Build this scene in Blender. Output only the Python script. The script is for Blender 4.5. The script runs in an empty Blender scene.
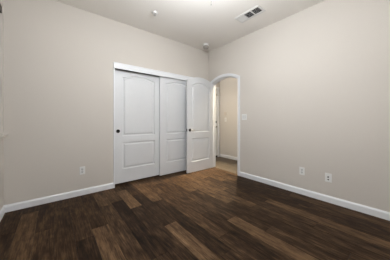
import bpy, bmesh, math, random
from mathutils import Vector, Matrix

C = bpy.context.scene.collection
SC = bpy.context.scene
PI = math.pi

# ------------------------------------------------------------------ camera
F_PX, CX, HORIZON = 175.0, 195.0, 120.5
cam_d = bpy.data.cameras.new('camera')
cam_d.sensor_fit = 'HORIZONTAL'
cam_d.sensor_width = 36.0
cam_d.lens = F_PX / 390.0 * 36.0
cam_d.shift_y = -(130.0 - HORIZON) / 390.0
cam_d.clip_start = 0.02
cam = bpy.data.objects.new('camera', cam_d)
C.objects.link(cam)
YAW = math.atan2(0.779, 0.627)
cam.location = (-2.88, -3.06, 1.10)
cam.rotation_euler = (PI / 2, 0, YAW - PI / 2)
SC.camera = cam

# ------------------------------------------------------------------ world, light, exposure
w = bpy.data.worlds.new('world')
SC.world = w
w.use_nodes = True
w.node_tree.nodes['Background'].inputs[0].default_value = (0.35, 0.40, 0.48, 1)
w.node_tree.nodes['Background'].inputs[1].default_value = 0.25
SC.view_settings.view_transform = 'Standard'
SC.view_settings.look = 'None'
SC.view_settings.gamma = 1.0
SC.view_settings.use_curve_mapping = False
SC.view_settings.exposure = 1.0

LAMP_XY = (-1.80, -1.95)       # middle of the bedroom ceiling
LAMP_STRENGTH = 88.0
HALL_POWER = 11.0
HALL_COL = (1.0, 0.84, 0.60)
HALL_FILL = 2.0
HALL_XY = (0.88, -0.19)

# ------------------------------------------------------------------ sizes
H = 2.74
X0, Y0 = -3.35, -3.70          # left wall, rear wall (inner faces); closet wall y=0, doorway wall x=0
WT = 0.12
HX, HY, HY0 = 1.06, 0.62, -2.70  # hall: far wall, end wall, near end
CL0, CL1, CLZ = -2.115, -0.44, 2.04  # closet opening
DO0, DO1, DOS, DOR = -0.850, -0.110, 1.950, 0.095  # doorway: strike side, hinge side, spring height, rise


# ------------------------------------------------------------------ materials
def new_mat(name):
    m = bpy.data.materials.new(name)
    m.use_nodes = True
    return m, m.node_tree, m.node_tree.nodes['Principled BSDF']


def plain(name, col, rough=0.5, metal=0.0, bump=0.0, scale=60.0, spec=0.5):
    m, nt, b = new_mat(name)
    tc = nt.nodes.new('ShaderNodeTexCoord')
    n = nt.nodes.new('ShaderNodeTexNoise')
    n.inputs['Scale'].default_value = scale
    n.inputs['Detail'].default_value = 3
    nt.links.new(tc.outputs['Object'], n.inputs['Vector'])
    mr = nt.nodes.new('ShaderNodeMapRange')
    mr.inputs['To Min'].default_value = 0.97
    mr.inputs['To Max'].default_value = 1.03
    nt.links.new(n.outputs['Fac'], mr.inputs['Value'])
    mx = nt.nodes.new('ShaderNodeVectorMath')
    mx.operation = 'SCALE'
    mx.inputs[0].default_value = col
    nt.links.new(mr.outputs['Result'], mx.inputs['Scale'])
    nt.links.new(mx.outputs['Vector'], b.inputs['Base Color'])
    b.inputs['Roughness'].default_value = rough
    b.inputs['Metallic'].default_value = metal
    b.inputs['Specular IOR Level'].default_value = spec
    if bump:
        bp = nt.nodes.new('ShaderNodeBump')
        bp.inputs['Strength'].default_value = bump
        bp.inputs['Distance'].default_value = 0.004
        nt.links.new(n.outputs['Fac'], bp.inputs['Height'])
        nt.links.new(bp.outputs['Normal'], b.inputs['Normal'])
    return m


def emitter(name, col, strength):
    m, nt, b = new_mat(name)
    b.inputs['Base Color'].default_value = (0.9, 0.88, 0.84, 1)
    b.inputs['Emission Color'].default_value = (*col, 1)
    b.inputs['Emission Strength'].default_value = strength
    b.inputs['Roughness'].default_value = 0.3
    return m


def wood_floor(name, cols, tone_gain, grain=1.0):
    """planks along y; each plank face carries its own 'tone' (0 dark board .. 1 light board) and 'seed'"""
    m, nt, b = new_mat(name)
    N, L = nt.nodes.new, nt.links.new
    geo = N('ShaderNodeTexCoord')
    at = N('ShaderNodeAttribute'); at.attribute_name = 'tone'
    asd = N('ShaderNodeAttribute'); asd.attribute_name = 'seed'
    off = N('ShaderNodeCombineXYZ')
    k = N('ShaderNodeMath'); k.operation = 'MULTIPLY'; k.inputs[1].default_value = 37.0
    L(asd.outputs['Fac'], k.inputs[0])
    L(k.outputs[0], off.inputs['X']); L(k.outputs[0], off.inputs['Z'])
    add = N('ShaderNodeVectorMath'); add.operation = 'ADD'
    L(geo.outputs['Object'], add.inputs[0]); L(off.outputs[0], add.inputs[1])

    def stretched(sx, sy, detail, rough=0.6):
        mp = N('ShaderNodeMapping')
        mp.inputs['Scale'].default_value = (sx, sy, 1)
        L(add.outputs[0], mp.inputs['Vector'])
        t = N('ShaderNodeTexNoise')
        t.inputs['Scale'].default_value = 1.0
        t.inputs['Detail'].default_value = detail
        t.inputs['Roughness'].default_value = rough
        L(mp.outputs[0], t.inputs['Vector'])
        return t
    fine = stretched(95, 5.0, 5, 0.7)
    cloud = stretched(13, 3.2, 3)
    knots = stretched(26, 9, 4)

    def ma(op, a, bb):
        n = N('ShaderNodeMath'); n.operation = op
        for i, v in enumerate((a, bb)):
            if isinstance(v, (int, float)):
                n.inputs[i].default_value = v
            else:
                L(v, n.inputs[i])
        return n.outputs[0]
    g1 = ma('MULTIPLY', ma('SUBTRACT', fine.outputs['Fac'], 0.5), 1.15 * grain)
    g2 = ma('MULTIPLY', ma('SUBTRACT', cloud.outputs['Fac'], 0.5), 0.65 * grain)
    g3 = ma('MULTIPLY', ma('SUBTRACT', knots.outputs['Fac'], 0.5), 0.55 * grain)
    s = ma('ADD', ma('ADD', ma('MULTIPLY', at.outputs['Fac'], tone_gain), g1), ma('ADD', g2, g3))
    rp = N('ShaderNodeValToRGB')
    e = rp.color_ramp.elements
    while len(e) < len(cols):
        e.new(0.5)
    for i, (p, c) in enumerate(cols):
        e[i].position = p
        e[i].color = (*c, 1)
    L(s, rp.inputs['Fac'])
    L(rp.outputs['Color'], b.inputs['Base Color'])
    rr = N('ShaderNodeMapRange')
    rr.inputs['To Min'].default_value = 0.42
    rr.inputs['To Max'].default_value = 0.62
    L(fine.outputs['Fac'], rr.inputs['Value'])
    L(rr.outputs['Result'], b.inputs['Roughness'])
    b.inputs['Specular IOR Level'].default_value = 0.08
    bp = N('ShaderNodeBump')
    bp.inputs['Strength'].default_value = 0.25
    bp.inputs['Distance'].default_value = 0.002
    L(fine.outputs['Fac'], bp.inputs['Height'])
    L(bp.outputs['Normal'], b.inputs['Normal'])
    return m


M_WALL = plain('beige_wall_paint', (0.64, 0.60, 0.55), 0.75, bump=0.25, scale=95, spec=0.25)
M_CEIL = plain('ceiling_paint', (0.86, 0.83, 0.785), 0.85, bump=0.35, scale=80, spec=0.2)
M_HALL = plain('hall_wall_paint', (0.63, 0.605, 0.57), 0.75, bump=0.25, scale=95, spec=0.25)
M_TRIM = plain('white_trim_paint', (0.81, 0.825, 0.845), 0.40, scale=8)
M_DOOR = plain('white_door_paint', (0.74, 0.752, 0.765), 0.42, scale=8)
M_PLATE = plain('white_plastic', (0.80, 0.80, 0.78), 0.35, scale=20)
M_DEVICE = plain('grey_white_plastic', (0.66, 0.66, 0.65), 0.35, scale=20)
M_DARK = plain('dark_slot', (0.02, 0.02, 0.02), 0.6)
M_BLACK = plain('black_hardware', (0.018, 0.017, 0.016), 0.35, metal=0.6, scale=30)
M_STEEL = plain('satin_steel', (0.55, 0.54, 0.52), 0.35, metal=1.0, scale=30)
M_CHROME = plain('polished_chrome', (0.80, 0.79, 0.76), 0.18, metal=1.0, scale=30)
M_CHROME_SATIN = plain('satin_white_metal', (0.70, 0.69, 0.67), 0.28, metal=0.35, scale=20)
M_SILL = plain('sill_paint', (0.66, 0.625, 0.575), 0.5, scale=20)
M_VENT = plain('white_metal', (0.72, 0.71, 0.69), 0.45, scale=20)
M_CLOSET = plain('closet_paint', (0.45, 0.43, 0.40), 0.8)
M_BLIND = plain('blind_slat', (0.55, 0.52, 0.47), 0.5, scale=20)
M_SUB = plain('dark_subfloor', (0.016, 0.011, 0.008), 0.8)
M_LAMP = emitter('lit_lamp_glass', (0.955, 0.99, 1.03), LAMP_STRENGTH)
M_CAN = emitter('lit_downlight_lens', (1.0, 0.86, 0.66), 6.0)
M_FLOOR = wood_floor('dark_plank_floor', [
    (0.00, (0.0080, 0.0046, 0.0028)), (0.25, (0.0270, 0.0150, 0.0082)), (0.48, (0.072, 0.041, 0.021)),
    (0.75, (0.155, 0.094, 0.049)), (1.0, (0.26, 0.178, 0.108))], 0.74)
M_HALLFLOOR = wood_floor('tan_hall_floor', [
    (0.0, (0.095, 0.075, 0.055)), (0.35, (0.14, 0.115, 0.087)), (0.65, (0.18, 0.15, 0.116)), (1.0, (0.22, 0.19, 0.15))],
    0.5, 0.5)
m, nt, b = new_mat('window_glass')
b.inputs['Transmission Weight'].default_value = 1.0
b.inputs['Roughness'].default_value = 0.02
M_GLASS = m


# ------------------------------------------------------------------ helpers
def obj(name, bm, mat, parent=None, smooth=False):
    me = bpy.data.meshes.new(name)
    bmesh.ops.recalc_face_normals(bm, faces=bm.faces)
    bm.to_mesh(me)
    bm.free()
    me.materials.append(mat)
    if smooth:
        for p in me.polygons:
            p.use_smooth = True
        try:
            me.set_sharp_from_angle(angle=math.radians(40))
        except Exception:
            pass
    o = bpy.data.objects.new(name, me)
    C.objects.link(o)
    if parent is not None:
        o.parent = parent
    return o


def tag(o, label, cat, group=None, kind=None):
    if label:
        o['label'] = label
    if cat:
        o['category'] = cat
    if group:
        o['group'] = group
    if kind:
        o['kind'] = kind
    return o


def struct(name, bm, mat, label=None, cat=None):
    return tag(obj(name, bm, mat), label, cat, kind='structure')


def thing(name, loc, label, cat, rot=(0, 0, 0), group=None):
    o = bpy.data.objects.new(name, None)
    o.empty_display_size = 0.1
    C.objects.link(o)
    o.location = loc
    o.rotation_euler = rot
    return tag(o, label, cat, group)


def box(bm, a, b_, bevel=0.0, mat=None):
    r = bmesh.ops.create_cube(bm, size=1.0)
    vs = r['verts']
    for v in vs:
        v.co = Vector(((a[i] + b_[i]) / 2 + v.co[i] * abs(b_[i] - a[i]) for i in range(3)))
    if bevel:
        es = list({e for v in vs for e in v.link_edges})
        nv = bmesh.ops.bevel(bm, geom=es, offset=bevel, segments=2, affect='EDGES', profile=0.5)
        vs = list({v for f in nv['faces'] for v in f.verts} | {v for v in vs if v.is_valid})
    if mat is not None:
        for v in vs:
            v.co = mat @ v.co
    return bm


def boxes(*ab, bevel=0.0):
    bm = bmesh.new()
    for a, b_ in ab:
        box(bm, a, b_, bevel)
    return bm


def lathe(bm, prof, seg=24, mat=None):
    """profile of (radius, height) revolved about z"""
    rings = []
    for r, z in prof:
        if r < 1e-6:
            rings.append([bm.verts.new((0, 0, z))])
        else:
            rings.append([bm.verts.new((r * math.cos(2 * PI * i / seg), r * math.sin(2 * PI * i / seg), z)) for i in range(seg)])
    for p, q in zip(rings, rings[1:]):
        for i in range(seg):
            j = (i + 1) % seg
            a = [p[i], p[j]] if len(p) > 1 else [p[0]]
            c = [q[j], q[i]] if len(q) > 1 else [q[0]]
            if len(a) + len(c) > 2:
                bm.faces.new(a + c)
    if mat is not None:
        bm.transform(mat) if len(bm.verts) == sum(len(r) for r in rings) else [setattr(v, 'co', mat @ v.co) for r in rings for v in r]
    return bm


def tube(bm, pts, rad, seg=10):
    pts = [Vector(p) for p in pts]
    rings = []
    for i, p in enumerate(pts):
        d = (pts[min(i + 1, len(pts) - 1)] - pts[max(i - 1, 0)]).normalized()
        u = d.cross(Vector((0, 0, 1)) if abs(d.z) < 0.9 else Vector((1, 0, 0))).normalized()
        v = d.cross(u)
        r = rad[i] if isinstance(rad, (list, tuple)) else rad
        rings.append([bm.verts.new(p + (u * math.cos(2 * PI * k / seg) + v * math.sin(2 * PI * k / seg)) * r) for k in range(seg)])
    for p, q in zip(rings, rings[1:]):
        for k in range(seg):
            bm.faces.new((p[k], p[(k + 1) % seg], q[(k + 1) % seg], q[k]))
    bm.faces.new(rings[0][::-1])
    bm.faces.new(rings[-1])
    return bm


def prism(bm, poly, vec):
    """closed 3-D outline swept along vec"""
    vec = Vector(vec)
    a = [bm.verts.new(p) for p in poly]
    c = [bm.verts.new(Vector(p) + vec) for p in poly]
    n = len(a)
    for i in range(n):
        bm.faces.new((a[i], a[(i + 1) % n], c[(i + 1) % n], c[i]))
    for ring in (a, c):
        es = [bm.edges.get((ring[i], ring[(i + 1) % n])) for i in range(n)]
        bmesh.ops.triangle_fill(bm, edges=es, use_beauty=True)
    return bm


def offset2(path, d, closed=False):
    """miter offset of a 2-D path to its left side"""
    n = len(path)
    out = []
    for i in range(n):
        p = Vector(path[i])
        prv = Vector(path[i - 1]) if (i > 0 or closed) else None
        nxt = Vector(path[(i + 1) % n]) if (i < n - 1 or closed) else None
        ns = []
        for a, c in ((prv, p), (p, nxt)):
            if a is not None and c is not None:
                t = (c - a).normalized()
                ns.append(Vector((-t.y, t.x)))
        if len(ns) == 2:
            m_ = (ns[0] + ns[1]).normalized()
            p = p + m_ * (d / max(0.35, m_.dot(ns[0])))
        else:
            p = p + ns[0] * d
        out.append((p.x, p.y))
    return out


def seg_arch(a, c, zs, rise, n=20):
    """circular eyebrow from (a,zs) to (c,zs)"""
    hw = abs(c - a) / 2
    R = (hw * hw + rise * rise) / (2 * rise)
    mid = (a + c) / 2
    out = []
    for i in range(n + 1):
        x = a + (c - a) * i / n
        out.append((x, zs + rise - R + math.sqrt(max(0, R * R - (x - mid) ** 2))))
    return out


def bell(a, c, zs, rise, n=20):
    out = []
    for i in range(n + 1):
        t = i / n
        s = min(1.0, max(0.0, 1.0 - abs(2 * t - 1)) * 1.35)
        out.append((a + (c - a) * t, zs + rise * (0.5 - 0.5 * math.cos(PI * s))))
    return out


def panel_door(outer, panels, thick):
    """slab in x-z (front face y=0, back face y=thick) with sunk, raised-field moulded panels on both faces"""
    bm = bmesh.new()
    rims = []
    for y, sgn in ((0.0, 1), (thick, -1)):
        rim = [bm.verts.new((x, y, z)) for x, z in outer]
        rims.append(rim)
        n = len(rim)
        edges = [bm.edges.new((rim[i], rim[(i + 1) % n])) for i in range(n)]
        for pn in panels:
            prev = None
            for ins, dep in ((0.0, 0.0), (0.006, 0.015), (0.022, 0.016), (0.044, 0.003)):
                lp = offset2(pn, ins, True) if ins else pn
                ring = [bm.verts.new((x, y + sgn * dep, z)) for x, z in lp]
                k = len(ring)
                if prev is None:
                    edges += [bm.edges.new((ring[i], ring[(i + 1) % k])) for i in range(k)]
                else:
                    for i in range(k):
                        bm.faces.new((prev[i], prev[(i + 1) % k], ring[(i + 1) % k], ring[i]))
                prev = ring
            es = [bm.edges.get((prev[i], prev[(i + 1) % k])) for i in range(k)]
            bmesh.ops.triangle_fill(bm, edges=es, use_beauty=True)
        bmesh.ops.triangle_fill(bm, edges=edges, use_beauty=True)
    a, c = rims
    n = len(a)
    for i in range(n):
        bm.faces.new((a[i], a[(i + 1) % n], c[(i + 1) % n], c[i]))
    return bm


def ccw(poly):
    s = sum(poly[i][0] * poly[(i + 1) % len(poly)][1] - poly[(i + 1) % len(poly)][0] * poly[i][1] for i in range(len(poly)))
    return poly if s > 0 else poly[::-1]


# ------------------------------------------------------------------ floor (every board placed; tone 0 dark .. 1 light)
def plank_floor(name, mat, x0, x1, y0, y1, pitch, length, origin, special, seed, base, label):
    rnd = random.Random(seed)
    bm = bmesh.new()
    tl = bm.faces.layers.float.new('tone')
    sl = bm.faces.layers.float.new('seed')
    gap = 0.0009
    i0 = math.floor((x0 - origin) / pitch)
    i1 = math.ceil((x1 - origin) / pitch)
    for i in range(i0, i1):
        a = max(x0, origin + i * pitch)
        c = min(x1, origin + (i + 1) * pitch)
        if c - a < 0.004:
            continue
        spans = special.get(i)
        if spans is None:
            y = y1 + rnd.random() * length * -1 + length * 0.0
            cuts = [y1]
            while y > y0:
                cuts.append(y)
                y -= length
            cuts.append(y0)
            spans = [(cuts[j], cuts[j + 1], None) for j in range(len(cuts) - 1)]
        for ya, yb, tone in spans:
            if tone is None:
                tone = rnd.choice([0.22, 0.28, 0.32, 0.36, 0.42, 0.50]) + rnd.uniform(-0.04, 0.04)
            if ya - yb < 0.003:
                continue
            tone = tone + 0.11 if tone < 0.6 else tone - 0.06
            r = rnd.random()
            vs = [bm.verts.new(p) for p in ((a + gap, yb + gap, 0), (c - gap, yb + gap, 0), (c - gap, ya - gap, 0), (a + gap, ya - gap, 0))]
            f = bm.faces.new(vs)
            f[tl] = tone
            f[sl] = r
            ex = [bm.verts.new(v.co - Vector((0, 0, 0.004))) for v in vs]
            for q in range(4):
                g = bm.faces.new((vs[q], ex[q], ex[(q + 1) % 4], vs[(q + 1) % 4]))
                g[tl] = 0.0
                g[sl] = r
    # slab under the boards
    n0 = len(bm.faces)
    box(bm, (x0, y0, -0.10), (x1, y1, -0.003))
    bm.faces.ensure_lookup_table()
    for f in bm.faces[n0:]:
        f.material_index = 1
    o = struct(name, bm, mat, label, 'floor')
    o.data.materials.append(M_SUB)
    return o


PITCH, ORG = 0.148, -2.583
# per board column i (left seam at ORG + i*PITCH): (start y, end y, tone) from the closet wall towards the camera
SPECIAL = {
    -4: [(0.12, -0.20, 0.22), (-0.20, -1.42, 0.72), (-1.42, -2.64, 0.30), (-2.64, -3.70, 0.40)],
    -3: [(0.12, -0.75, 0.30), (-0.75, -1.97, 0.34), (-1.97, -3.19, 0.42), (-3.19, -3.70, 0.3)],
    -2: [(0.12, -0.30, 0.36), (-0.30, -1.52, 0.30), (-1.52, -2.74, 0.42), (-2.74, -3.70, 0.3)],
    -1: [(0.12, -1.15, 0.36), (-1.15, -2.37, 0.16), (-2.37, -3.70, 0.38)],
    0: [(0.12, -0.16, 0.40), (-0.16, -1.03, 0.30), (-1.03, -2.25, 0.78), (-2.25, -3.70, 0.36)],
    1: [(0.12, -0.58, 0.50), (-0.58, -1.80, 0.38), (-1.80, -3.02, 0.28), (-3.02, -3.70, 0.5)],
    2: [(0.12, -0.55, 0.50), (-0.55, -1.77, 0.12), (-1.77, -2.99, 0.30), (-2.99, -3.70, 0.4)],
    3: [(0.12, -0.20, 0.34), (-0.20, -0.86, 0.88), (-0.86, -2.08, 0.24), (-2.08, -3.30, 0.34), (-3.30, -3.70, 0.4)],
    4: [(0.12, -0.50, 0.34), (-0.50, -1.44, 0.18), (-1.44, -2.66, 0.80), (-2.66, -3.70, 0.3)],
    5: [(0.12, -0.87, 0.82), (-0.87, -2.09, 0.20), (-2.09, -3.31, 0.30), (-3.31, -3.70, 0.4)],
    6: [(0.12, -0.70, 0.50), (-0.70, -1.92, 0.40), (-1.92, -3.14, 0.26), (-3.14, -3.70, 0.4)],
    7: [(0.12, -0.30, 0.52), (-0.30, -1.52, 0.36), (-1.52, -2.74, 0.26), (-2.74, -3.70, 0.3)],
    8: [(0.12, -0.56, 0.42), (-0.56, -1.78, 0.36), (-1.78, -3.00, 0.82), (-3.00, -3.70, 0.3)],
    9: [(0.12, -0.92, 0.50), (-0.92, -2.14, 0.26), (-2.14, -3.36, 0.30), (-3.36, -3.70, 0.3)],
    10: [(0.12, -0.30, 0.50), (-0.30, -1.52, 0.66), (-1.52, -2.74, 0.24), (-2.74, -3.70, 0.3)],
    11: [(0.12, -0.56, 0.54), (-0.56, -1.78, 0.68), (-1.78, -3.00, 0.34), (-3.00, -3.70, 0.3)],
    12: [(0.12, -1.20, 0.46), (-1.20, -2.42, 0.30), (-2.42, -3.70, 0.30)],
    13: [(0.12, -0.58, 0.50), (-0.58, -1.80, 0.28), (-1.80, -3.02, 0.72), (-3.02, -3.70, 0.3)],
    14: [(0.12, -0.90, 0.48), (-0.90, -2.12, 0.22), (-2.12, -3.34, 0.26), (-3.34, -3.70, 0.3)],
    15: [(0.12, -1.02, 0.46), (-1.02, -2.24, 0.22), (-2.24, -3.46, 0.30), (-3.46, -3.70, 0.3)],
    16: [(0.12, -0.70, 0.48), (-0.70, -1.92, 0.26), (-1.92, -3.14, 0.46), (-3.14, -3.70, 0.3)],
    17: [(0.12, -1.00, 0.5), (-1.00, -2.22, 0.34), (-2.22, -3.44, 0.40), (-3.44, -3.70, 0.3)],
}
plank_floor('floor', M_FLOOR, X0 - WT, 0.055, Y0 - WT, HY + WT, PITCH, 1.22, ORG,
            {k: [(HY + WT, v[0][1], v[0][2])] + v[1:-1] + [(v[-1][0], Y0 - WT, v[-1][2])] for k, v in SPECIAL.items()},
            5, 0.3, 'dark brown wood plank floor of the bedroom with scattered lighter boards')
plank_floor('floor_hall', M_HALLFLOOR, 0.055, HX + WT, HY0 - WT, HY + WT, 0.148, 1.22, 0.055, {}, 9, 0.3,
            'pale tan hall floor beyond the arched doorway')

# ------------------------------------------------------------------ walls and ceiling
bm = boxes(((X0 - WT, Y0 - WT, H), (HX + WT, HY + WT, H + 0.12)))
struct('ceiling', bm, M_CEIL, 'plain beige ceiling over the bedroom', 'ceiling')

# closet wall (y=0) with the closet opening
pts = [(X0 - WT, 0), (CL0, 0), (CL0, CLZ), (CL1, CLZ), (CL1, 0), (0.0, 0), (0.0, H), (X0 - WT, H)]
bm = prism(bmesh.new(), [(x, 0, z) for x, z in pts], (0, WT, 0))
struct('wall_back', bm, M_WALL, 'beige wall holding the white sliding closet doors', 'wall')

# doorway wall (x=0) with the arched opening
JB = 0.016
arch = seg_arch(DO0 - JB, DO1 + JB, DOS, DOR + JB * 0.9, 24)
pts = [(Y0 - WT, 0), (DO0 - JB, 0)] + arch + [(DO1 + JB, 0), (HY + WT, 0), (HY + WT, H), (Y0 - WT, H)]
bm = prism(bmesh.new(), [(0, y, z) for y, z in pts], (WT, 0, 0))
struct('wall_right', bm, M_WALL, 'long beige wall with the arched doorway, light switch and two outlets', 'wall')

# window wall (x = X0)
WY0, WY1, WZ0, WZ1 = -1.62, -0.055, 0.935, 2.42
bm = boxes(((X0 - WT, Y0 - WT, 0), (X0, WY0, H)), ((X0 - WT, WY1, 0), (X0, 0.0, H)),
           ((X0 - WT, WY0, 0), (X0, WY1, WZ0 - 0.022)), ((X0 - WT, WY0, WZ1), (X0, WY1, H)))
struct('wall_left', bm, M_WALL, 'beige wall with the window at the far left edge', 'wall')
struct('wall_front', boxes(((X0, Y0 - WT, 0), (0, Y0, H))), M_WALL, 'beige wall behind the viewer', 'wall')

# closet box behind the sliding doors
bm = boxes(((CL0 - 0.10, HY, 0), (0, HY + 0.08, H)), ((CL0 - 0.18, WT, 0), (CL0 - 0.10, HY + 0.08, H)))
struct('wall_closet', bm, M_CLOSET, 'inside walls of the closet behind the sliding doors', 'wall')

# hall
struct('wall_hall_right', boxes(((HX, HY0, 0), (HX + WT, HY + WT, H))), M_HALL, 'hall wall seen through the arched doorway', 'wall')
bm = prism(bmesh.new(), [(x, HY, z) for x, z in [(WT, 0), (0.13, 0), (0.13, 2.035), (0.955, 2.035), (0.955, 0), (HX, 0), (HX, H), (WT, H)]], (0, WT, 0))
struct('wall_hall_back', bm, M_HALL, 'end wall of the hall around the white front door', 'wall')
struct('wall_hall_front', boxes(((WT, HY0 - WT, 0), (HX + WT, HY0, H))), M_HALL, 'wall closing the near end of the hall', 'wall')


# ------------------------------------------------------------------ baseboards
def baseboard(name, a, c, nrm, label):
    """a,c: ends on the wall line, nrm: direction into the room"""
    a, c, nrm = Vector((*a, 0)), Vector((*c, 0)), Vector((*nrm, 0))
    prof = [(0, 0), (0.014, 0), (0.014, 0.066), (0.012, 0.074), (0.007, 0.080), (0.005, 0.086), (0, 0.088)]
    poly = [a + nrm * d + Vector((0, 0, z)) for d, z in prof]
    return struct(name, prism(bmesh.new(), poly, c - a), M_TRIM, label, 'baseboard')


baseboard('baseboard_back', (X0, 0), (CL0 - 0.012, 0), (0, -1), 'white baseboard along the closet wall, left of the closet')
baseboard('baseboard_back_corner', (CL1 + 0.03, 0), (0, 0), (0, -1), 'short white baseboard between closet and corner behind the open door')
baseboard('baseboard_right', (0, Y0), (0, DO0 - 0.064), (-1, 0), 'long white baseboard along the doorway wall under the two outlets')
baseboard('baseboard_left', (X0, Y0), (X0, 0), (1, 0), 'white baseboard under the window')
baseboard('baseboard_front', (X0, Y0), (0, Y0), (0, 1), 'white baseboard behind the viewer')
baseboard('baseboard_hall', (HX, HY0), (HX, HY), (-1, 0), 'white baseboard of the hall wall seen through the doorway')

# ------------------------------------------------------------------ arched doorway trim: jamb lining with stop, casing
path = [(DO0, 0.0)] + seg_arch(DO0, DO1, DOS, DOR, 24) + [(DO1, 0.0)]      # (y,z)


def band(bm, inner, outer, xa, xb):
    n = len(inner)
    vi = [[bm.verts.new((x, y, z)) for y, z in p] for p in (inner, outer) for x in (xa, xb)]
    ia, ib, oa, ob = vi
    for i in range(n - 1):
        for p, q in ((ia, oa), (oa, ob), (ob, ib), (ib, ia)):
            bm.faces.new((p[i], p[i + 1], q[i + 1], q[i]))
    for i in (0, n - 1):
        bm.faces.new((ia[i], oa[i], ob[i], ib[i]))


def fix0(p):
    return [(y, 0.0) if i in (0, len(p) - 1) else (y, z) for i, (y, z) in enumerate(p)]


bm = bmesh.new()
band(bm, path, fix0(offset2(path, JB - 0.0005)), -0.001, WT + 0.001)
band(bm, fix0(offset2(path, -0.012)), path, 0.040, 0.075)
tr1 = struct('trim_1', bm, M_TRIM, 'white jamb lining inside the arched doorway', 'door frame')
obj('strike_plate', boxes(((-0.003, DO0 - 0.0005, 0.872), (0.030, DO0 + 0.0015, 0.932)), ((-0.018, DO0 - 0.006, 0.884), (-0.0165, DO0 + 0.0015, 0.920)), ((-0.018, DO0 - 0.0, 0.884), (0.0, DO0 + 0.0015, 0.920))), M_STEEL, tr1)['label'] = 'metal strike plate'
bm = bmesh.new()
band(bm, fix0(offset2(path, 0.005)), fix0(offset2(path, 0.016)), -0.011, -0.0005)
band(bm, fix0(offset2(path, 0.016)), fix0(offset2(path, 0.062)), -0.017, -0.0005)
bb = bmesh.new
band(bm, fix0(offset2(path, 0.005)), fix0(offset2(path, 0.062)), WT + 0.0005, WT + 0.016)
struct('trim_2', bm, M_TRIM, 'white arched casing around the doorway', 'door casing')

# ------------------------------------------------------------------ closet: fascia, side trims, two sliding doors
FZ0, FZ1 = 1.956, 2.052
bm = boxes(((CL0 - 0.010, -0.020, FZ0), (CL1 + 0.022, -0.0005, FZ1)), ((CL0 - 0.012, -0.024, FZ1 - 0.012), (CL1 + 0.022, -0.0005, FZ1 + 0.002)), bevel=0.002)
struct('trim_3', bm, M_TRIM, 'white fascia board across the top of the closet doors', 'trim')
bm = boxes(((CL0 - 0.012, -0.012, 0), (CL0 + 0.008, -0.0005, FZ0)), ((CL1 - 0.004, -0.012, 0), (CL1 + 0.026, -0.0005, FZ0)), bevel=0.002)
struct('trim_4', bm, M_TRIM, 'narrow white trim strips beside the closet doors', 'trim')
struct('trim_5', boxes(((CL0 + 0.002, 0.012, 2.016), (CL1 - 0.002, 0.112, CLZ - 0.001)), ((CL0 + 0.002, 0.034, 1.985), (CL1 - 0.002, 0.038, 2.02)), ((CL0 + 0.002, 0.084, 1.972), (CL1 - 0.002, 0.088, 2.02))), M_BLACK, 'closet door track behind the fascia, blackened for the shaded gap', 'track')  # track coloured black so the gap above the doors looks shaded


def closet_door(name, x0, x1, y, z0, z1, label, pull_left):
    W = x1 - x0
    st = 0.130
    outer = [(0, z0), (W, z0), (W, z1), (0, z1)]
    up = ccw([(st, 0.832), (W - st, 0.832)] + bell(W - st, st, 1.850, 0.048))
    lo = ccw([(st, 0.262), (W - st, 0.262), (W - st, 0.722), (st, 0.722)])
    o = obj(name, panel_door(outer, [up, lo], 0.034), M_DOOR)
    o.location = (x0, y, 0)
    tag(o, label, 'door', kind='structure')
    px = 0.056 if pull_left else W - 0.052
    p = bmesh.new()
    lathe(p, [(0.0, -0.0008), (0.020, -0.0008), (0.0235, -0.004), (0.027, -0.005), (0.0310, -0.003), (0.0310, 0.003)], 24,
          Matrix.Translation((px, 0, 0.918)) @ Matrix.Rotation(-PI / 2, 4, 'X') @ Matrix.Scale(1, 4))
    obj('finger_pull', p, M_BLACK, o, True)['label'] = 'round black finger pull'
    return o


closet_door('door_1', -2.092, -1.232, 0.070, 0.030, 1.962, 'white sliding closet door with black round pull, at left of the closet', True)
closet_door('door_2', -1.274, CL1 - 0.004, 0.022, 0.024, 1.974, 'white sliding closet door partly hidden behind the open hinged door', False)

# ------------------------------------------------------------------ open bedroom door (swung 90 degrees, in front of the closet)
DW = 0.738
outer = [(0, 0.010), (DW, 0.010)] + seg_arch(DW, 0, DOS - 0.006, DOR, 24)
ST = 0.112
up = ccw([(ST, 0.850), (DW - ST, 0.850)] + bell(DW - ST, ST, 1.850, 0.068))
lo = ccw([(ST, 0.232), (DW - ST, 0.232), (DW - ST, 0.722), (ST, 0.722)])
d3 = obj('door_3', panel_door(outer, [up, lo], 0.035), M_DOOR)
d3.location = (-0.003 - DW, -0.150, 0)          # local x=0 latch edge, x=DW hinge edge
tag(d3, 'white arch-topped two-panel door standing open against the closet', 'door', kind='structure')


def lever(parent, x, z, face, sgn, dirx, label):
    """rose, neck and lever; sgn=-1 sticks out to -y"""
    h = bmesh.new()
    lathe(h, [(0, 0.0), (0.031, 0.0), (0.031, 0.006), (0.026, 0.011), (0.012, 0.013), (0.011, 0.045), (0, 0.045)], 24,
          Matrix.Translation((x, face, z)) @ Matrix.Rotation(PI / 2 if sgn < 0 else -PI / 2, 4, 'X'))
    rose = obj('door_handle', h, M_BLACK, parent, True)
    rose['label'] = label
    l = bmesh.new()
    y = face + sgn * 0.043
    tube(l, [(x - dirx * 0.010, y, z), (x + dirx * 0.02, y, z + 0.001), (x + dirx * 0.06, y, z + 0.003), (x + dirx * 0.095, y + sgn * -0.004, z + 0.001), (x + dirx * 0.112, y + sgn * -0.010, z)],
         [0.010, 0.0095, 0.0075, 0.007, 0.006], 12)
    obj('lever', l, M_BLACK if parent is not d3 else M_STEEL, rose, True)
    return rose


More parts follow.
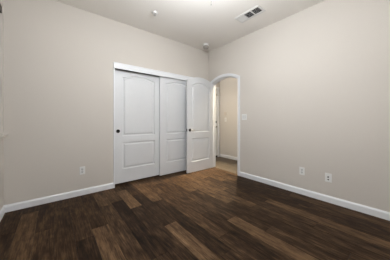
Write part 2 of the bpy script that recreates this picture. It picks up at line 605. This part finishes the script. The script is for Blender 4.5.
lever(d3, 0.068, 0.900, 0.0, -1, 1, 'black round rose with lever handle')
lever(d3, 0.068, 0.900, 0.035, 1, 1, 'black round rose with lever handle')
obj('latch_plate', boxes(((-0.0015, 0.006, 0.872), (0.003, 0.029, 0.928)), ((-0.010, 0.012, 0.890), (0.0, 0.023, 0.910)), bevel=0.0008), M_BLACK, d3)['label'] = 'dark latch plate in the door edge'
for z in (0.22, 1.02, 1.72):
    hg = bmesh.new()
    tube(hg, [(DW - 0.001, 0.040, z - 0.045), (DW - 0.001, 0.040, z + 0.045)], 0.0055, 10)
    box(hg, (DW - 0.001, 0.004, z - 0.044), (DW + 0.0015, 0.040, z + 0.044))
    obj('hinge', hg, M_STEEL, d3, True)

# ------------------------------------------------------------------ front door at the end of the hall
d4w = 0.815
outer = [(0, 0.035), (d4w, 0.035), (d4w, 2.028), (0, 2.028)]
up = ccw([(0.12, 1.02), (d4w - 0.12, 1.02)] + bell(d4w - 0.12, 0.12, 1.80, 0.07))
lo = ccw([(0.12, 0.24), (d4w - 0.12, 0.24), (d4w - 0.12, 0.86), (0.12, 0.86)])
d4 = obj('door_4', panel_door(outer, [up, lo], 0.044), M_DOOR)
d4.location = (0.135, HY + 0.004, 0)
tag(d4, 'white front door with black deadbolt at the end of the hall', 'door', kind='structure')
lever(d4, d4w - 0.070, 0.915, 0.0, -1, -1, 'black lever handle')
p = bmesh.new()
lathe(p, [(0, 0.0), (0.033, 0.0), (0.033, 0.010), (0.027, 0.018), (0, 0.018)], 24, Matrix.Translation((d4w - 0.070, 0, 1.055)) @ Matrix.Rotation(PI / 2, 4, 'X'))
db = obj('deadbolt', p, M_BLACK, d4, True)
db['label'] = 'black deadbolt'
obj('thumb_turn', boxes(((d4w - 0.076, -0.036, 1.040), (d4w - 0.064, -0.016, 1.070)), bevel=0.003), M_BLACK, db)
obj('door_sweep', boxes(((0.002, -0.012, 0.006), (d4w - 0.002, 0.030, 0.050)), bevel=0.002), M_BLACK, d4)['label'] = 'black rubber sweep along the bottom'
p = boxes(((d4w - 0.060, -0.006, 1.835), (d4w - 0.010, 0.0, 1.900)), ((d4w - 0.030, -0.030, 1.850), (d4w + 0.010, -0.012, 1.868)), ((d4w - 0.030, -0.014, 1.850), (d4w - 0.016, -0.004, 1.868)), bevel=0.0015)
obj('swing_latch', p, M_STEEL, d4)['label'] = 'small metal swing latch near the top'
bm = boxes(((0.950, HY - 0.016, 0), (1.018, HY - 0.0005, 2.045)), ((WT + 0.001, HY - 0.016, 2.030), (1.018, HY - 0.0005, 2.098)), bevel=0.003)
struct('trim_6', bm, M_TRIM, 'white casing around the front door in the hall', 'door casing')

# ------------------------------------------------------------------ window with stool, blind
bm = boxes(((X0 - WT, WY0, WZ0), (X0 - WT + 0.05, WY0 + 0.045, WZ1)), ((X0 - WT, WY1 - 0.045, WZ0), (X0 - WT + 0.05, WY1, WZ1)),
           ((X0 - WT, WY0, WZ0), (X0 - WT + 0.05, WY1, WZ0 + 0.045)), ((X0 - WT, WY0, WZ1 - 0.045), (X0 - WT + 0.05, WY1, WZ1)),
           ((X0 - WT + 0.005, (WY0 + WY1) / 2 - 0.02, WZ0), (X0 - WT + 0.045, (WY0 + WY1) / 2 + 0.02, WZ1)))
win = struct('window_1', bm, M_TRIM, 'white framed window set back in the wall behind a closed blind', 'window')
obj('pane', boxes(((X0 - WT + 0.020, WY0 + 0.04, WZ0 + 0.04), (X0 - WT + 0.026, WY1 - 0.04, WZ1 - 0.04))), M_GLASS, win)
bm = boxes(((X0 - WT + 0.05, WY0, WZ0 - 0.022), (X0, WY1, WZ0)), ((X0 - 0.001, WY0 - 0.05, WZ0 - 0.016), (X0 + 0.043, WY1 + 0.035, WZ0)), bevel=0.004)
box(bm, (X0 + 0.0005, WY0 - 0.03, WZ0 - 0.050), (X0 + 0.008, WY1 + 0.03, WZ0 - 0.020), 0.003)
struct('trim_7', bm, M_SILL, 'white window stool with apron at the far left edge', 'window sill')
bl = thing('window_blind', (X0 - 0.036, (WY0 + WY1) / 2, WZ0), 'closed horizontal slat blind hanging in the window at far left', 'blind')
hw = (WY1 - WY0) / 2 - 0.012
hh = WZ1 - WZ0
obj('headrail', boxes(((-0.027, -hw, hh - 0.075), (0.034, hw, hh - 0.003)), bevel=0.003), plain('dark_headrail', (0.06, 0.05, 0.04), 0.5), bl)
s = bmesh.new()
nsl = 32
for i in range(nsl):
    z = 0.055 + (hh - 0.125) * i / (nsl - 1)
    box(s, (-0.025, -hw, -0.0014), (0.025, hw, 0.0014), 0.0, Matrix.Translation((0, 0, z)) @ Matrix.Rotation(math.radians(62), 4, 'Y'))
obj('slat_panel', s, M_BLIND, bl)
obj('bottom_rail', boxes(((-0.022, -hw, 0.004), (0.024, hw, 0.024)), bevel=0.003), M_BLIND, bl)
for y in (-hw + 0.15, hw - 0.15):
    obj('ladder_cord', tube(bmesh.new(), [(0.029, y, 0.02), (0.029, y, hh - 0.05)], 0.0015, 6), M_BLIND, bl)


# ------------------------------------------------------------------ outlets and switches (built facing -y, then turned)
def duplex(name, loc, rz, label, group=None):
    t = thing(name, loc, label, 'outlet', (0, 0, rz), group)
    obj('cover_plate', boxes(((-0.035, -0.006, -0.0575), (0.035, -0.0003, 0.0575)), bevel=0.0025), M_PLATE, t)
    for dz in (-0.0195, 0.0195):
        r = bmesh.new()
        lathe(r, [(0, 0.0085), (0.0155, 0.0085), (0.0168, 0.0065), (0.0168, 0.004)], 20,
              Matrix.Translation((0, 0, dz)) @ Matrix.Rotation(PI / 2, 4, 'X'))
        rc = obj('receptacle', r, M_DEVICE, t, True)
        sl = boxes(((-0.0085, -0.0092, dz - 0.001), (-0.0052, -0.008, dz + 0.0095)), ((0.0052, -0.0092, dz - 0.001), (0.0085, -0.008, dz + 0.0095)),
                   ((-0.003, -0.0092, dz - 0.0115), (0.003, -0.008, dz - 0.006)))
        obj('socket_slots', sl, M_DARK, rc)['label'] = 'dark socket slots'
    sc = bmesh.new()
    lathe(sc, [(0, 0.0075), (0.0028, 0.0072), (0.0032, 0.006)], 10, Matrix.Rotation(PI / 2, 4, 'X'))
    obj('screw', sc, M_STEEL, t)
    return t


duplex('wall_outlet', (-2.556, 0, 0.361), 0, 'white duplex outlet on the closet wall, left of the closet', 'wall outlets')
duplex('wall_outlet', (0, -2.028, 0.347), -PI / 2, 'white duplex outlet on the doorway wall, nearer the arched doorway', 'wall outlets')
t = thing('cable_outlet', (0, -2.350, 0.330), 'white jack plate with two dark holes, farther from the arched doorway', 'outlet', (0, 0, -PI / 2))
obj('cover_plate', boxes(((-0.037, -0.006, -0.0585), (0.037, -0.0003, 0.0585)), bevel=0.0025), M_PLATE, t)
p = bmesh.new()
lathe(p, [(0.0, 0.008), (0.0045, 0.008), (0.0045, 0.016), (0.0085, 0.016), (0.0095, 0.010), (0.0100, 0.005)], 16, Matrix.Translation((0, 0, 0.010)) @ Matrix.Rotation(PI / 2, 4, 'X'))
obj('coax_jack', p, M_BLACK, t, True)['label'] = 'dark round jack'
obj('data_jack', boxes(((-0.008, -0.0085, -0.032), (0.008, -0.005, -0.017)), bevel=0.001), M_DARK, t)['label'] = 'dark square jack'


def rocker_switch(name, loc, rz, gangs, label):
    t = thing(name, loc, label, 'light switch', (0, 0, rz))
    hw_ = 0.035 + 0.023 * (gangs - 1)
    obj('cover_plate', boxes(((-hw_, -0.006, -0.058), (hw_, -0.0003, 0.058)), bevel=0.0025), M_PLATE, t)
    for g in range(gangs):
        x = (g - (gangs - 1) / 2) * 0.046
        pr = [(x - 0.0165, -0.005, -0.033), (x - 0.0165, -0.0125, -0.033), (x - 0.0165, -0.0075, 0.033), (x - 0.0165, -0.005, 0.033)]
        obj('rocker', prism(bmesh.new(), pr, (0.033, 0, 0)), M_DEVICE, t)
    return t


rocker_switch('light_switch', (0, -1.012, 1.168), -PI / 2, 2, 'white two-gang light switch right of the arched doorway')
rocker_switch('light_switch', (HX, 0.395, 1.125), -PI / 2, 1, 'small white switch plate on the hall wall beside the front door')
t = thing('door_chime', (HX, 0.405, 1.300), 'small beige wall box above the switch plate in the hall', 'chime', (0, 0, -PI / 2))
obj('cover', boxes(((-0.04, -0.022, -0.045), (0.04, -0.0003, 0.045)), bevel=0.004), plain('beige_plastic', (0.60, 0.54, 0.47), 0.5), t)
obj('grille', boxes(*[((-0.025, -0.0235, z), (0.025, -0.0215, z + 0.004)) for z in (-0.02, -0.010, 0.0, 0.010)]), M_DEVICE, t)

# ------------------------------------------------------------------ ceiling: register, sprinkler, smoke detector, lamp
VX0, VX1, VY0, VY1 = -0.625, -0.425, -1.690, -1.270
v = thing('ceiling_vent', ((VX0 + VX1) / 2, (VY0 + VY1) / 2, H), 'white metal air register with three louver banks in the ceiling', 'air vent')
hx, hy = (VX1 - VX0) / 2, (VY1 - VY0) / 2
fr = 0.026
Z1 = -0.004
bm = boxes(((-hx, -hy, -0.010), (-hx + fr, hy, -0.0003)), ((hx - fr - 0.012, -hy, -0.010), (hx, hy, -0.0003)),
           ((-hx + fr - 0.001, -hy, -0.010), (hx - fr - 0.011, -hy + fr, -0.0003)), ((-hx + fr - 0.001, hy - fr, -0.010), (hx - fr - 0.011, hy, -0.0003)))
b0, b3 = -hy + fr, hy - fr
third = (b3 - b0) / 3
for k in (1, 2):
    box(bm, (-hx + fr, b0 + k * third - 0.006, -0.010), (hx - fr - 0.012, b0 + k * third + 0.006, -0.0003))
obj('frame', bm, M_VENT, v)
obj('duct', boxes(((-hx + 0.01, -hy + 0.01, -0.0012), (hx - 0.01, hy - 0.01, -0.0004))), M_DARK, v)['label'] = 'black plate for the shade inside the duct'  # flat black plate; the duct's shade is put into its colour
xa, xb = -hx + fr, hx - fr - 0.012


def louvers(y_a, y_b, along, ang, n):
    q = bmesh.new()
    for i in range(n):
        t_ = (i + 0.5) / n
        if along == 'x':
            box(q, (xa, -0.0075, -0.0006), (xb, 0.0075, 0.0006), 0, Matrix.Translation((0, y_a + (y_b - y_a) * t_, -0.009)) @ Matrix.Rotation(ang, 4, 'X'))
        else:
            box(q, (-0.0075, y_a, -0.0006), (0.0075, y_b, 0.0006), 0, Matrix.Translation((xa + (xb - xa) * t_, 0, -0.009)) @ Matrix.Rotation(ang, 4, 'Y'))
    return q


obj('louver_bank', louvers(b0 + 2 * third + 0.006, b3, 'x', math.radians(-30), 6), M_VENT, v)
obj('louver_bank', louvers(b0 + third + 0.006, b0 + 2 * third - 0.006, 'y', math.radians(-35), 6), M_VENT, v)
obj('louver_bank', louvers(b0, b0 + third - 0.006, 'x', math.radians(44), 6), M_VENT, v)

sp = thing('fire_sprinkler', (-1.69, -0.605, H), 'small shiny sprinkler head on the ceiling above the closet', 'sprinkler')
p = bmesh.new()
lathe(p, [(0.046, -0.0003), (0.046, -0.004), (0.042, -0.012), (0.034, -0.026), (0.024, -0.030), (0, -0.030)], 28)
obj('escutcheon', p, M_CHROME_SATIN, sp, True)
p = bmesh.new()
lathe(p, [(0, -0.022), (0.012, -0.022), (0.012, -0.032), (0.007, -0.033), (0.006, -0.038), (0, -0.038)], 16)
tube(p, [(0.011, 0, -0.030), (0.014, 0, -0.036), (0.005, 0, -0.043)], 0.0025, 8)
tube(p, [(-0.011, 0, -0.030), (-0.014, 0, -0.036), (-0.005, 0, -0.043)], 0.0025, 8)
obj('sprinkler_body', p, M_STEEL, sp, True)
p = bmesh.new()
lathe(p, [(0, -0.042), (0.006, -0.0425), (0.017, -0.044), (0.018, -0.0455), (0.006, -0.0465), (0, -0.047)], 20)
obj('deflector', p, M_STEEL, sp, True)

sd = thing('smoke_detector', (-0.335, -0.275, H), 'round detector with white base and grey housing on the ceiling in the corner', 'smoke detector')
p = bmesh.new()
lathe(p, [(0.060, -0.0003), (0.062, -0.006), (0.062, -0.034), (0.056, -0.038), (0, -0.038)], 32)
obj('mounting_base', p, M_PLATE, sd, True)
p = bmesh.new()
lathe(p, [(0.052, -0.0385), (0.058, -0.046), (0.058, -0.072), (0.053, -0.086), (0.038, -0.096), (0.016, -0.100), (0, -0.101)], 32)  # grey rounded shape hanging below the white base
obj('housing', p, plain('grey_detector_plastic', (0.34, 0.32, 0.29), 0.5), sd, True)['label'] = 'grey lower part'
p = bmesh.new()
lathe(p, [(0, -0.1035), (0.008, -0.103), (0.010, -0.0995)], 16)
obj('test_button', p, M_DEVICE, sd, True)

lp = thing('ceiling_light', (*LAMP_XY, H), 'lit round glass ceiling light with pull chain', 'ceiling light')
p = bmesh.new()
lathe(p, [(0.085, -0.0003), (0.090, -0.02), (0.075, -0.045), (0.016, -0.055), (0.014, -0.315), (0.044, -0.322), (0.047, -0.340), (0, -0.340)], 32)
obj('lamp_base', p, M_VENT, lp, True)
p = bmesh.new()
lathe(p, [(0.046, -0.3405)] + [(0.110 * math.sin(math.radians(a)), -0.440 + 0.110 * math.cos(math.radians(a))) for a in range(36, 180, 12)] + [(0, -0.550)], 32)
obj('glass_bowl', p, M_LAMP, lp, True)
p = bmesh.new()
lathe(p, [(0, -0.549), (0.010, -0.550), (0.012, -0.554), (0.006, -0.560), (0, -0.562)], 16)
obj('finial', p, M_STEEL, lp, True)
p = tube(bmesh.new(), [(0.030, 0.034, -0.334), (0.110, 0.118, -0.360), (0.114, 0.122, -0.44), (0.114, 0.122, -0.500)], 0.0012, 6)
lathe(p, [(0, 0.0), (0.002, -0.004), (0.0025, -0.012), (0.002, -0.018), (0, -0.019)], 10, Matrix.Translation((0.114, 0.122, -0.498)))
obj('pull_chain', p, plain('bronze_chain', (0.012, 0.010, 0.009), 0.6, spec=0.1), lp, True)



def downlight(loc, label, power, col, spread, tilt=0.0):
    dl = thing('hall_light', loc, label, 'ceiling light', group='hall downlights')
    p = bmesh.new()
    lathe(p, [(0.060, -0.0003), (0.092, -0.0003), (0.092, -0.005), (0.062, -0.010), (0.060, -0.0003)], 28)
    obj('trim_ring', p, M_VENT, dl, True)
    p = bmesh.new()
    lathe(p, [(0, -0.0022), (0.060, -0.0022)], 28)
    obj('lens', p, M_CAN, dl)
    la = bpy.data.lights.new('downlight_lamp', 'AREA')
    la.shape = 'DISK'
    la.size = 0.11
    la.energy = power
    la.color = col
    la.spread = math.radians(spread)
    o = bpy.data.objects.new('downlight_lamp', la)
    C.objects.link(o)
    o.parent = dl
    o.location = (0, 0, -0.030)
    o.rotation_euler = (0, math.radians(tilt), 0)


downlight((*HALL_XY, H), 'warm recessed downlight in the hall ceiling by the arched doorway', HALL_POWER, HALL_COL, 52, 29)
downlight((0.26, 0.26, H), 'pale fill light added in the hall ceiling close to the front door', HALL_FILL, (0.96, 1.0, 1.06), 170)  # added fill to brighten hall wall and front door, no known fixture
